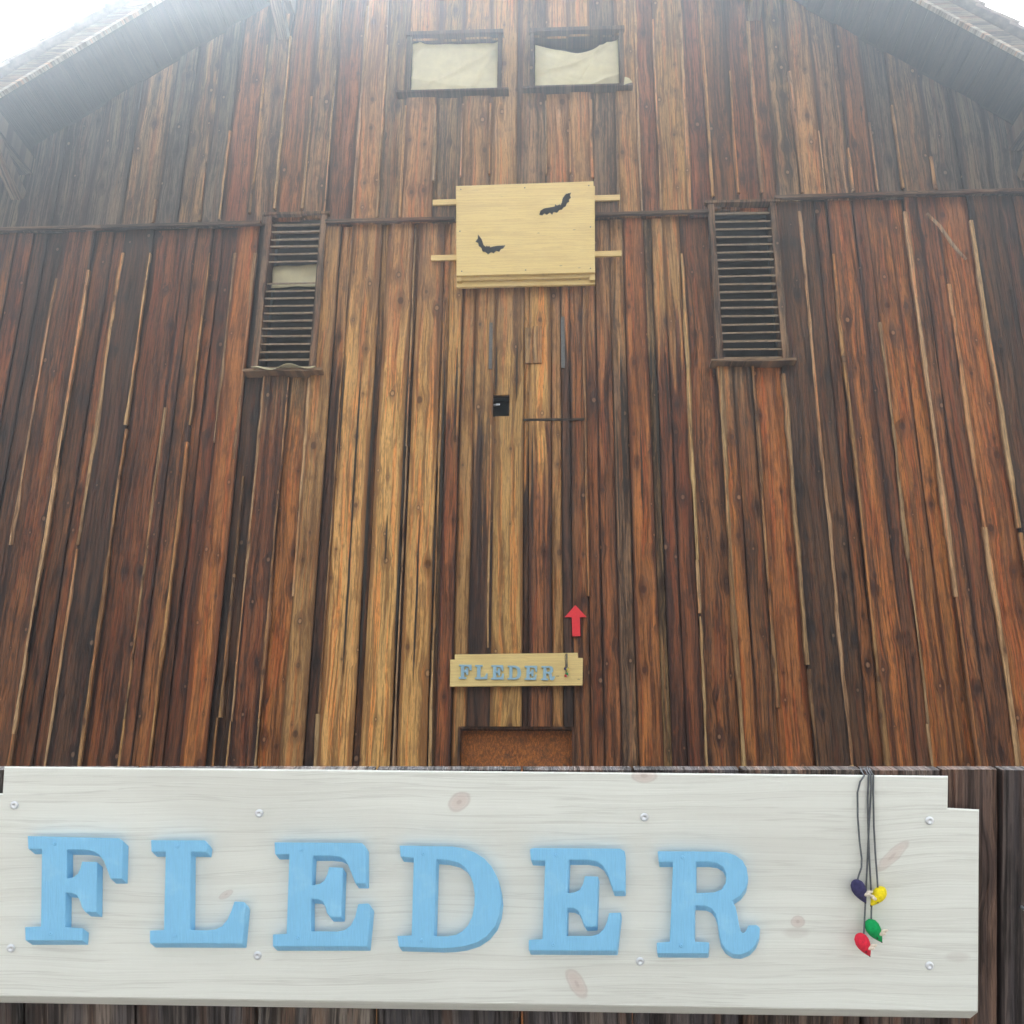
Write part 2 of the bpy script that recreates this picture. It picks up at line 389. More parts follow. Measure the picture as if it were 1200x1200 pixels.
# lower cladding: (left, right at pixel row 600, tone, layer)
LOW = [(-18, 21, 'D', 0), (21, 61, 'B', 1), (61, 100, 'B', 0), (100, 136, 'D', 1), (136, 180, 'R', 0), (180, 212, 'B', 1),
       (212, 244, 'R', 0), (244, 272, 'O', 1), (272, 294, 'D', 0), (294, 326, 'R', 1), (326, 352, 'O', 0), (352, 377, 'T', 1),
       (377, 392, 'D', 0), (392, 430, 'G', 1), (430, 438, 'B', 0), (438, 471, 'G', 1), (471, 478, 'D', 0), (478, 510, 'G', 1),
       (510, 519, 'Y', 0), (519, 536, 'R', 1), (536, 553, 'T', 0), (553, 578, 'D', 1), (578, 613, 'G', 1), (613, 620, 'D', 0),
       (620, 646, 'B', 1), (646, 659, 'T', 0), (659, 688, 'D', 1), (688, 722, 'R', 0), (722, 740, 'Y', 0), (740, 766, 'O', 1),
       (766, 776, 'Y', 0), (776, 812, 'R', 1), (812, 852, 'B', 0), (852, 892, 'O', 1), (892, 930, 'O', 0), (930, 969, 'D', 1),
       (969, 1006, 'D', 0), (1006, 1056, 'O', 1), (1056, 1106, 'O', 0), (1106, 1148, 'B', 1), (1148, 1190, 'O', 0), (1190, 1230, 'D', 1)]
UP = [0, 38, 76, 115, 155, 195, 219, 247, 268, 302, 329, 361, 387, 418, 446, 474, 509, 541, 574, 606, 640, 668, 694, 724, 749,
      772, 805, 832, 860, 888, 907, 935, 962, 994, 1022, 1052, 1089, 1122, 1157, 1194]
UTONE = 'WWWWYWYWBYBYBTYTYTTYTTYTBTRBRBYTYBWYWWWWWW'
def extend(xs0, lim, sgn):
    out = []; x = xs0
    while (x > lim if sgn < 0 else x < lim):
        nx = x + sgn * random.uniform(.20, .29); out.append((min(x, nx), max(x, nx))); x = nx
    return out
# boards whose upper end has bleached: pixel range, row where it ends, tone
FADE = [(384, 512, 400, 'T'), (512, 536, 500, 'G'), (536, 553, 490, 'T'), (553, 578, 560, 'T'), (578, 613, 420, 'T'), (613, 646, 540, 'G'), (646, 659, 500, 'T'), (659, 690, 370, 'T'),
        (690, 722, 400, 'T'), (722, 740, 420, 'T'), (776, 812, 400, 'T'), (812, 852, 380, 'B'), (294, 326, 470, 'Y'), (326, 352, 500, 'Y'), (352, 377, 470, 'T'), (852, 892, 480, 'Y')]
lows = [(at(a, 600).x, at(b, 600).x, t, l, (a + b) / 2) for a, b, t, l in LOW]
for n_, (a, b) in enumerate(extend(lows[0][0], XL, -1)): lows.append((max(a, XL), b, random.choice('DBRB'), (n_ + 1) % 2, 0))
for n_, (a, b) in enumerate(extend(lows[41][1], XR, 1)): lows.append((a, min(b, XR), random.choice('DBOB'), n_ % 2, 1200))
def joint_z(px):
    return at(min(max(px, 0), 1200), joint_y(min(max(px, 0), 1200))).z
for a, b, t, l, px in lows:
    if b - a < .02: continue
    zt = at(px, joint_y(px)).z if 0 < px < 1200 else joint_z(px)
    zb = random.uniform(.12, .16)
    y = -.036 * l
    fd = None
    for a_, b_, py_, tn in FADE:
        if a_ < px < b_: fd = (at(px, py_).z, tone(tn))
    cuts = [a, b]
    if b - a > .19 and t != 'G' and random.random() < .6: cuts = [a, a + (b - a) * random.choice((.36, .42, .58, .64)), b]
    for k_ in range(len(cuts) - 1):
        tt = t if k_ == 0 or random.random() < .5 else {'D': 'B', 'B': 'R', 'R': 'B', 'O': 'B', 'G': 'G', 'T': 'G', 'Y': 'T'}[t]
        board('plank', cuts[k_] + (.003 if k_ else 0), cuts[k_ + 1], zb, zt, zt, y + .010 * k_, tone(tt, .2), M['wood'], barn, holes=HOLES, jit=.009 if t in 'DBRO' else .005, fade=fd)
ups = []
for i in range(len(UP) - 1):
    xa, xb = at(UP[i], 200).x, at(UP[i + 1], 200).x
    ups.append((xa, xb, UTONE[i], i % 2, (UP[i] + UP[i + 1]) / 2))
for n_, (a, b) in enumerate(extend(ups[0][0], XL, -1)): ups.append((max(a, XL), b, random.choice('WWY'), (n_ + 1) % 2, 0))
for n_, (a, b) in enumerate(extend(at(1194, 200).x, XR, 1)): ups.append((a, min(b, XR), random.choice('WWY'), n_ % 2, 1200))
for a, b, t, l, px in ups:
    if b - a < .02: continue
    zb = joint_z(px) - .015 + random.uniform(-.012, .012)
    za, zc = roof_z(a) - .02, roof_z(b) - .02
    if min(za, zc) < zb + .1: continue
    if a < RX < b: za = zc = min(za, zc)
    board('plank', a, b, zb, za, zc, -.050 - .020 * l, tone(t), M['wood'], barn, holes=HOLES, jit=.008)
# pale waney edges showing along the joints: pixel x at row 600, start row, end row, width in metres
STRIP = [(22, 330, 640, .022), (61, 320, 1000, .026), (100, 300, 640, .034), (100, 645, 1000, .022), (136, 300, 500, .016), (136, 505, 1000, .028), (180, 480, 1000, .014),
         (212, 300, 500, .018), (212, 520, 1000, .02), (244, 300, 520, .014), (270, 300, 540, .024), (282, 560, 1000, .016), (296, 440, 1000, .016), (326, 445, 1000, .016),
         (352, 445, 700, .014), (391, 270, 1000, .016), (474, 270, 1000, .014), (513, 350, 1000, .014), (575, 500, 760, .012), (688, 340, 700, .022), (813, 300, 720, .026), (813, 724, 1000, .016),
         (853, 430, 1000, .03), (893, 430, 830, .034), (931, 260, 780, .03), (931, 785, 1000, .022), (969, 250, 1000, .026), (1007, 300, 1000, .026), (1056, 380, 1000, .018),
         (1106, 250, 1000, .03), (1149, 335, 1000, .034), (1190, 260, 620, .034), (1190, 626, 1000, .026)]
def strip(px, y0, y1, wd, row=600, t='S', yy=-.042, hol=()):
    x = at(px, row).x; zt = at(px, y0).z; zb = max(.14, at(px, y1).z) if y1 < 1000 else .14
    for h in LOUV + TOPW + [DOOR]:
        if h[0] - .03 < x < h[1] + .03 and zt > h[2] and zb < h[3]:
            if zb < h[2]: zt = h[2] - .12
            else: zb = h[3] + .1
    if zt - zb < .2: return
    top_ = zt
    while top_ - zb > .12:
        ln = random.uniform(2.0, 5.0); zb_ = top_ - ln if top_ - ln - zb > .3 else zb
        wk = wd * random.uniform(.45, .62); xo = x + random.uniform(-.006, .006); zt_ = top_; top_ = zb_ - .002
        board('edge_strip', xo - wk, xo + wk, zb_, zt_, zt_, yy, tone(random.choice((t, t, 'T')), .25), M['wood'], barn, th=.03, jit=.022, step=.07, cup=.003)
for s_ in STRIP: strip(*s_)
for px, y0, y1, wd in [(192, 240, 266, .02), (244, 195, 264, .02), (268, 160, 262, .026), (302, 60, 255, .02), (329, 50, 250, .026), (361, 120, 250, .03), (387, 90, 258, .018),
                       (419, 15, 262, .026), (446, 60, 260, .02), (474, 112, 260, .024), (509, 112, 218, .018), (541, 112, 212, .02), (574, 112, 210, .02), (640, 108, 210, .014), (668, 108, 208, .018),
                       (694, 108, 214, .026), (724, 108, 255, .016), (749, 0, 253, .018), (772, 30, 252, .02), (806, 0, 252, .028), (832, 0, 236, .036), (862, 90, 232, .016), (888, 32, 232, .045), (935, 90, 232, .026),
                       (962, 160, 234, .016), (994, 180, 230, .022), (1022, 150, 230, .02), (1052, 130, 226, .02), (1089, 190, 228, .024), (1157, 215, 226, .02)]:
    strip(px, y0, y1, wd, 200, 'S', -.082)
# dark boarding behind the cladding, open at the windows
def backing():
    xs = sorted({XL, XR, RX} | {XL + .29 * k for k in range(1, 60) if XL + .29 * k < XR} | {k for h in HOLES for k in h[:2]}); zs0 = sorted({.02} | {k for h in HOLES for k in h[2:] if k > .02})
    V = []; Fc = []
    ztop = max(zs0)
    zs = zs0
    for i in range(len(xs) - 1):
        for j in range(len(zs)):
            last = j == len(zs) - 1
            z0 = zs[j]; z1a = z1b = None
            if last: z1a, z1b = roof_z(xs[i]) - .03, roof_z(xs[i + 1]) - .03
            else: z1a = z1b = zs[j + 1]
            z1a = min(z1a, roof_z(xs[i]) - .03); z1b = min(z1b, roof_z(xs[i + 1]) - .03)
            if z1a <= z0 or z1b <= z0: continue
            mx = (xs[i] + xs[i + 1]) / 2; mz = z0 + .01
            if any(h[0] < mx < h[1] and h[2] < mz < h[3] for h in HOLES): continue
            n = len(V); V += [(xs[i], .03, z0), (xs[i + 1], .03, z0), (xs[i + 1], .03, max(z0, z1b)), (xs[i], .03, max(z0, z1a))]; Fc.append((n, n + 1, n + 2, n + 3))
    obj('backing_boards', V, Fc, M['dark'], barn)
    m = MB()                                   # side walls, rear wall and floor close the barn
    for x in (XL, XR):
        m.box(x - .1 if x < 0 else x, x if x < 0 else x + .1, .034, 13.9, 0, roof_z(x) - .02)
    m.box(XL, XR, 13.8, 13.9, 0, min(roof_z(XL), roof_z(XR)) - .02)
    m.add([(XL, 13.82, roof_z(XL) - .02), (XR, 13.82, roof_z(XR) - .02), (RX, 13.82, RZ - .03)], [(0, 1, 2)])
    m.build('outer_wall', M['inside'], barn)
    p = MB(); p.box(XL - .12, XR + .12, -.03, .029, .003, .115); p.build('plinth', plain('stone_plinth', (.28, .27, .25), .85, 0, .2, 10), barn)
backing()

# drip ledges on the joint between the two claddings
for a, b in [(-60, 309), (384, 534), (698, 829), (905, 1260)]:
    n = max(1, int((b - a) / 170))
    for i in range(n):
        p, r_ = a + (b - a) * i / n, a + (b - a) * (i + 1) / n
        pa, pb = at(p, joint_y(p)), at(r_, joint_y(r_))
        o_ = Vector(((pa.x + pb.x) / 2, -.1, (pa.z + pb.z) / 2)); m = MB(o_)
        dz = random.uniform(-.008, .008)
        m.add([(pa.x, -.03, pa.z - .005), (pb.x - .003, -.03, pb.z - .005 + dz), (pb.x - .003, -.115, pb.z - .03 + dz), (pa.x, -.115, pa.z - .03),
               (pa.x, -.03, pa.z + .03), (pb.x - .003, -.03, pb.z + .03 + dz), (pb.x - .003, -.115, pb.z + .002 + dz), (pa.x, -.115, pa.z + .002)],
              [(0, 1, 2, 3), (7, 6, 5, 4), (0, 4, 5, 1), (1, 5, 6, 2), (2, 6, 7, 3), (3, 7, 4, 0)])
        o = m.build('drip_ledge', M['trim'], barn); o.color = (.13, .08, .05, 1)

# louvred windows
def louvre(h, n, gap, label, tall_l, sill):
    x0, x1, z0, z1 = h; xc = (x0 + x1) / 2
    fr = MB((xc, 0, z0)); jw = .055
    fr.box(x0 - jw, x0, -.082, .10, z0 - .02, z1 + .03); fr.box(x1, x1 + jw, -.082, .10, z0 - .02, z1 + .03)
    fr.box(x0 - jw - .03, x1 + jw + .03, -.105, -.01, z1 + .0305, z1 + .055)
    f = fr.build('louvre_window', M['wood'], barn); f.color = (.17, .105, .06, 1); f['label'] = label
    sm = MB((xc, -.1, z0)); sm.box(sill[0], sill[1], -.135, -.005, z0 - .045, z0 - .0205)
    s_ = sm.build('sill', M['trim'], f); s_.color = (.26, .165, .095, 1)
    s_.matrix_parent_inverse = Matrix.Translation(f.location).inverted()
    base = None
    for i in range(n):
        if i in gap: continue
        z = z0 + (z1 - z0) * (i + .5) / n
        if base is None:
            m = MB(); hl = (x1 - x0) / 2 - .003
            a, b = Vector((-hl, -.055, -.014)), Vector((-hl, .025, .030))
            t = (b - a).normalized() * 1; nrm = Vector((0, -t.z, t.y)) * .007
            q = [a - nrm, b - nrm, b + nrm, a + nrm]
            m.add(q + [v + Vector((2 * hl, 0, 0)) for v in q], [(0, 1, 2, 3), (7, 6, 5, 4), (0, 4, 5, 1), (1, 5, 6, 2), (2, 6, 7, 3), (3, 7, 4, 0)])
            base = m.build('slat', M['slat'], f); o = base
        else:
            o = base.copy(); C.objects.link(o)
        o.parent = f; o.location = (0, 0, z - z0); o.rotation_euler = (R(random.uniform(-5, 5)), R(random.uniform(-.5, .5)), 0)
    bk = MB((xc, .25, z0)); bk.box(x0 - .02, x1 + .02, .25, .27, z0 - .1, z1 + .1); bk.build('dark_backing', M['inside'], f).matrix_parent_inverse = Matrix.Translation(f.location).inverted()  # dark sheet added in place of the shaded interior behind the slats
    return f
lw = louvre(LOUV[0], 20, (12, 13), 'louvred window with two slats missing', .1, (at(290, 438).x, at(381, 438).x))
rw = louvre(LOUV[1], 19, (), 'louvred window with all its slats', .1, (at(831, 426).x, at(929, 426).x))

def cloth(name, fn, nu, nv, label, th=.003, mat=None):
    """fn(u, v) -> world point; u, v in 0..1"""
    P = [Vector(fn(i / nu, j / nv)) for j in range(nv + 1) for i in range(nu + 1)]
    o_ = Vector((sum(p.x for p in P) / len(P), sum(p.y for p in P) / len(P), min(p.z for p in P)))
    fs = [(j * (nu + 1) + i, j * (nu + 1) + i + 1, (j + 1) * (nu + 1) + i + 1, (j + 1) * (nu + 1) + i) for j in range(nv) for i in range(nu)]
    o = obj(name, [p - o_ for p in P], fs, mat or M['cloth'], None, o_, None, True)
    md = o.modifiers.new('thickness', 'SOLIDIFY'); md.thickness = th; md.offset = 0
    tag(o, label, 'cloth'); return o
x0, x1, z0, z1 = LOUV[0]
zz0, zz1 = z0 + (z1 - z0) * 11.6 / 20, z0 + (z1 - z0) * 14.6 / 20
cloth('cloth_sheet', lambda u, v: (x0 + .01 + (x1 - x0 - .02) * u, .055 + .008 * math.sin(u * 9 + v * 3) + .012 * math.sin(v * 7 - u * 2), zz0 + (zz1 - zz0) * v), 24, 14,
      'cream cloth scrap showing through the gap of the louvred window', mat=M['cloth'])
def flap(u, v):
    xa, xb = at(301, 438).x, at(374, 438).x
    return (xa + (xb - xa) * u, -.03 - .15 * v - .012 * math.sin(u * 14), z0 - .016 + .012 * math.sin(u * 11 + 1) * v + .012 * u - .02 * max(0, v - .75) * 4 * (1 + .7 * math.sin(u * 8)))
cloth('cloth_flap', flap, 30, 10, 'cream cloth strip lying on the sill below the louvred window')

# gable windows with sheets
def gable_window(h, sag, label, clabel):
    x0, x1, z0, z1 = h; xc = (x0 + x1) / 2
    fr = MB((xc, 0, z0))
    fr.box(x0 - .04, x0, -.105, .12, z0, z1 + .002); fr.box(x1, x1 + .04, -.105, .12, z0, z1 + .002)
    fr.box(x0 - .05, x1 + .05, -.125, .12, z1 + .003, z1 + .045); fr.box(x0 - .11, x1 + .11, -.15, .12, z0 - .022, z0 - .001)
    f = fr.build('gable_window', M['wood'], barn); f.color = (.085, .055, .036, 1); f['label'] = label
    bk = MB((xc, .3, z0)); bk.box(x0 - .05, x1 + .05, .30, .32, z0 - .1, z1 + .1)
    bk.build('dark_backing', M['inside'], f).matrix_parent_inverse = Matrix.Translation(f.location).inverted()  # dark sheet standing in for the unlit room behind the cloth
    H = z1 - z0
    def fn(u, v):
        top = z1 - .015 - sag * H * (1 - abs(2 * (u - .52)) ** 1.3) * .2 - (.06 * H if sag else 0) * (1 - u)
        zz = z0 + .01 + (top - z0 - .01) * v
        if not sag: zz -= .05 * (1 - v) * (1 - (2 * u - 1) ** 2) * .6
        wr = .006 * math.sin((u * 5 + v * 4) * 1.7 + (2 if sag else 0)) * (1 - .4 * v) + .006 * noise.noise((u * 7 + (9 if sag else 0), v * 5 - u * 4, 1.7)) + .015 * abs(noise.noise((u * 2.2 + v * 3.1, v * 1.2, 4 + sag)))
        for fa, fb, fc, am in ((2.2, -3.1, .4, .030), (1.1, -2.0, 1.9, .035), (3.4, -1.2, .9, .018), (.6, 2.6, 2.2, .02)):
            wr -= am * (1 - abs(math.sin(u * fa + v * fb + fc + sag * .8))) ** 9 * 2.0 * (.5 + .5 * noise.noise((u * 3, v * 3, fa + sag)))
        return (x0 + .008 + (x1 - x0 - .016) * u, -.010 + wr - .13 * max(0, .12 - v) , zz)
    cloth('cloth_sheet', fn, 72, 46, clabel)
gable_window(TOPW[0], 0, 'gable window closed by a taut sheet', 'cream cloth sheet stretched flat across its whole gable window')
gable_window(TOPW[1], 1, 'gable window with a sagging sheet', 'cream cloth sheet sagging at its top edge in the gable window')
a = at(731, 99, -.16); b = at(741, 96, -.16); c = at(732, 90, -.16)
o_ = a.copy()
sc = MB(o_); sc.add([a, b, (a + b) / 2 + Vector((.01, -.012, .05)), c, a + Vector((0, .004, 0)), b + Vector((0, .004, 0)), (a + b) / 2 + Vector((.01, -.008, .05)), c + Vector((0, .004, 0))],
                    [(0, 1, 2), (0, 2, 3), (4, 6, 5), (4, 7, 6), (0, 4, 5, 1), (1, 5, 6, 2), (2, 6, 7, 3), (3, 7, 4, 0)])
tag(sc.build('cloth_scrap', M['cloth']), 'small cream cloth scrap beside the window with the sagging sheet', 'cloth')

# small square hole, patch board, straps, hatch seam
hx = MB(((HOLE[0] + HOLE[1]) / 2, .2, HOLE[2])); hx.box(HOLE[0] - .05, HOLE[1] + .05, .2, .22, HOLE[2] - .05, HOLE[3] + .05); hx.build('dark_backing', M['dark'], barn)  # the hole's back is a dark sheet in place of interior shade
kn = at(582, 475, .0); kb = MB(kn); kb.tube([kn + Vector((-.02, 0, 0)), kn + Vector((.0, -.012, 0)), kn + Vector((.028, -.014, 0))], .010, 8); kb.build('latch_pin', M['zinc'], barn)
def plate(name, x0, y0, x1, y1, Yf, th, mat, parent, col=None, pieces=1):
    A = at(x0, y0, Yf); B = at(x1, y1, Yf); m = MB(((A.x + B.x) / 2, Yf, B.z)); m.box(A.x, B.x, Yf, Yf + th, B.z, A.z)
    o = m.build(name, mat, parent)
    if col: o.color = (*col, 1)
    return o
STAIN = [(405, 415, 540, 1.6), (424, 418, 640, 2), (441, 415, 700, 2.6), (479, 413, 640, 2.2), (492, 600, 800, 2.0), (413, 605, 790, 2.2), (454, 603, 660, 1.8), (536, 407, 520, 2.2), (522, 410, 640, 2.0),
         (556, 400, 480, 1.6), (582, 405, 462, 2.0), (606, 392, 470, 1.8), (624, 495, 640, 2), (727, 405, 590, 3.2), (722, 470, 640, 1.6), (762, 403, 450, 2.2), (767, 410, 560, 2.6), (780, 412, 520, 1.6), (750, 490, 610, 1.8), (432, 603, 800, 2.2), (470, 606, 760, 2.2), (510, 602, 700, 2)]
for px, y0, y1, wd in STAIN:                   # water drip stains with pointed tops, built as thin dark slivers
    T_ = at(px, y0, -.0435); xw = at(px + wd, y0, -.0435).x - T_.x; zb = at(px, y1, -.0435).z; m = MB((T_.x, -.0435, zb)); pts = []
    for k in range(8):
        f_ = k / 7; pts.append((T_.x + noise.noise((px, f_ * 6, 1)) * .006, xw * min(1, f_ * 3 + .08) * (1 if f_ < .8 else (1.02 - f_) * 4.5) * .5, T_.z + (zb - T_.z) * f_))
    vs_ = [(x + s_ * w_, -.0435 + d_, z) for x, w_, z in pts for s_ in (-1, 1) for d_ in (0, .006)]
    fs_ = [tuple(4 * k + j for j in q_) for k in range(7) for q_ in ((0, 2, 6, 4), (1, 5, 7, 3), (0, 4, 5, 1), (2, 3, 7, 6))] + [(0, 1, 3, 2), (28, 30, 31, 29)]
    m.add(vs_, fs_); o = m.build('drip_stain', M['dark'], barn)
plate('patch_board', 615.5, 384, 623, 425, -.062, .022, M['wood'], barn, (.42, .25, .10))
plate('patch_board', 624.5, 382, 635, 425, -.064, .024, M['wood'], barn, (.40, .24, .10))
plate('hinge_strap', 573.5, 378, 576.5, 432, -.050, .01, M['iron'], barn)
plate('hinge_strap', 657.5, 371, 662, 431, -.050, .01, M['iron'], barn)
plate('hatch_seam', 613, 490.6, 689, 492.4, -.0425, .006, M['dark'], barn)
# door
dc = (DOOR[0] + DOOR[1]) / 2
dm = MB((dc, .1, 0)); dm.box(DOOR[0] - .03, DOOR[1] + .03, .10, .14, .0, DOOR[3] + .04)
mr, nt, b = newmat('rusty_sheet_metal'); q = N(nt); P = q.n('ShaderNodeTexCoord').outputs['Object']
sp = q.sep(P); P2 = q.comb(q.math('MULTIPLY', sp[0], 2.2), sp[1], sp[2])
cc = q.mix(q.rng(q.noise(P2, 34, 5, .75, .6), .42, .62), (.22, .06, .015, 1), (.66, .23, .04, 1)); cc = q.mix(q.rng(q.noise(P, 7, 5, .7), .5, .7), cc, (.09, .035, .018, 1))
cc = q.mix(q.rng(q.noise(P2, 90, 3, .7), .60, .72), cc, (.62, .28, .07, 1))
q.link(cc, b.inputs['Base Color']); b.inputs['Roughness'].default_value = .75; q.link(q.bump(q.noise(P, 120, 4), .5, .004), b.inputs['Normal'])
dr = dm.build('door', mr, barn); dr['label'] = 'rusty orange door leaf set back under the lintel'
fm = MB((dc, 0, 0)); fm.box(DOOR[0] - .002, DOOR[0] + .016, -.02, .098, .0, DOOR[3]); fm.box(DOOR[1] - .016, DOOR[1] + .002, -.02, .098, .0, DOOR[3]); fm.box(DOOR[0] + .0165, DOOR[1] - .0165, -.02, .098, DOOR[3] - .018, DOOR[3] + .002)
o = fm.build('door_frame', M['wood'], barn); o.color = (*TONE['D'], 1)
hm = MB((DOOR[1] - .12, .1, 1.05)); hm.tube([(DOOR[1] - .12, .1, 1.05), (DOOR[1] - .12, .05, 1.05), (DOOR[1] - .22, .05, 1.05)], .01, 8); ho = hm.build('handle', M['iron'], dr); ho.matrix_parent_inverse = Matrix.Translation(dr.location).inverted()

# roof
def roof():
    m = MB((RX, YV, RZ)); T = .16; YB = 14.4
    def slab(xa, xb, y0, y1, lift, th):
        za, zb = roof_z(xa) + lift, roof_z(xb) + lift
        m.add([(xa, y0, za), (xb, y0, zb), (xb, y1, zb), (xa, y1, za), (xa, y0, za + th), (xb, y0, zb + th), (xb, y1, zb + th), (xa, y1, za + th)],
              [(0, 3, 2, 1), (4, 5, 6, 7), (0, 1, 5, 4), (1, 2, 6, 5), (2, 3, 7, 6), (3, 0, 4, 7)])
    xl, xr = XL - .9, XR + .9
    e = .0001
    slab(xl, RX - e, YV + .041, YB, .0, .03); slab(RX + e, xr, YV + .041, YB, .0, .03)
    rf = m.build('roof', M['inside'], barn)
    def sub(mb, name, mat, col=None):
        o = mb.build(name, mat, rf); o.matrix_parent_inverse = Matrix.Translation(rf.location).inverted()
        if col: o.color = (*col, 1)
        return o
    for xa, xb in ((xl, RX - .002), (RX + .002, xr)):
        for lift, th, yo, col in ((-.05, .15, 0, (.16, .13, .10)), (-.085, .035, -.012, (.45, .42, .36))):
            b = MB(((xa + xb) / 2, YV, (roof_z(xa) + roof_z(xb)) / 2)); z0, z1 = roof_z(xa) + lift, roof_z(xb) + lift
            b.add([(xa, YV + yo, z0), (xb, YV + yo, z1), (xb, YV + .04, z1), (xa, YV + .04, z0), (xa, YV + yo, z0 + th - .001), (xb, YV + yo, z1 + th - .001), (xb, YV + .04, z1 + th - .001), (xa, YV + .04, z0 + th - .001)],
                  [(0, 3, 2, 1), (4, 5, 6, 7), (0, 1, 5, 4), (1, 2, 6, 5), (2, 3, 7, 6), (3, 0, 4, 7)])
            sub(b, 'verge_board', M['trim'], col)
    # tiles: the two columns along the verge one by one
    for side in (-1, 1):
        k = kl if side < 0 else kr
        t = Vector((side, 0, side * k)).normalized(); nrm = Vector((-t.z, 0, t.x)) * (1 if t.x > 0 else -1)
        if nrm.z < 0: nrm = -nrm
        L = ((xl if side < 0 else xr) - RX) / t.x
        base = None; n = int(L / .33)
        for col in range(3):
            for i in range(n):
                p = Vector((RX, YV - .05 + .125 + .27 * col, RZ)) + t * (i * .33 + .02) + nrm * .115
                if base is None:
                    mb = MB(); c0, c1 = Vector((0, 0, 0)), t * .40
                    lift = nrm * .045
                    for (pa, pb, la, lb) in ((c0, c1, Vector(), lift),):
                        vs_ = []
                        for pt, lf in ((pa, la), (pb, lb)):
                            for yy in (-.125, .125):
                                for hh in (0, .032): vs_.append(pt + lf + nrm * hh + Vector((0, yy, 0)))
                        mb.add(vs_, [(0, 1, 3, 2), (4, 6, 7, 5), (0, 4, 5, 1), (2, 3, 7, 6), (0, 2, 6, 4), (1, 5, 7, 3)])
                    base = mb.build('tile', M['tile'], rf); o = base
                else:
                    o = base.copy(); C.objects.link(o); o.parent = rf
                o.location = p - rf.location + nrm * random.uniform(0, .006)
    # purlins with their knee braces
    for (px, py) in ((28, 237), (335, 52), (881, 30), (1196, 215)):
        w_ = at(px, py); zt = roof_z(w_.x) - .14
        b = MB((w_.x, -.5, zt)); b.box(w_.x - .08, w_.x + .08, YV + .06, .5, zt - .16, zt)
        sub(b, 'purlin', M['beam'], (.10, .075, .055))
        top = min(zt - .16, w_.z + .62)
        b = MB((w_.x, -.3, w_.z)); b.beam((w_.x, -.09, w_.z), (w_.x, -.75, top), .11, .11); sub(b, 'knee_brace', M['beam'], (.15, .11, .08))
        if zt - .16 - top > .02:
            b = MB((w_.x, -.75, top)); b.box(w_.x - .06, w_.x + .06, -.81, -.69, top, zt - .161); sub(b, 'strut', M['beam'], (.13, .10, .07))
    for side in (-1, 1):                       # soffit boards under the overhang, laid along the ridge
        k = kl if side < 0 else kr; t = Vector((side, 0, side * k)).normalized(); nrm = Vector((-t.z, 0, t.x)); nrm = nrm if nrm.z > 0 else -nrm
        L = ((xl if side < 0 else xr) - RX) / t.x; base = None
        for i in range(int(L / .16)):
            if base is None:
                mb = MB(); y0, y1 = YV + .045 + .02, -.092
                vs_ = [t * a_ + nrm * h_ + Vector((0, y_, 0)) for a_ in (0, .150) for y_ in (y0, y1) for h_ in (-.022, -.003)]
                mb.add(vs_, [(0, 1, 3, 2), (4, 6, 7, 5), (0, 4, 5, 1), (2, 3, 7, 6), (0, 2, 6, 4), (1, 5, 7, 3)])
                base = mb.build('soffit_board', M['beam'], rf); o = base
            else:
                o = base.copy(); C.objects.link(o); o.parent = rf
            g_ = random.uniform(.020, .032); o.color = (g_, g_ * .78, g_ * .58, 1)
            o.location = Vector((RX, 0, RZ)) + t * (i * .16 + .02) - nrm * random.uniform(0, .006) - rf.location
roof()

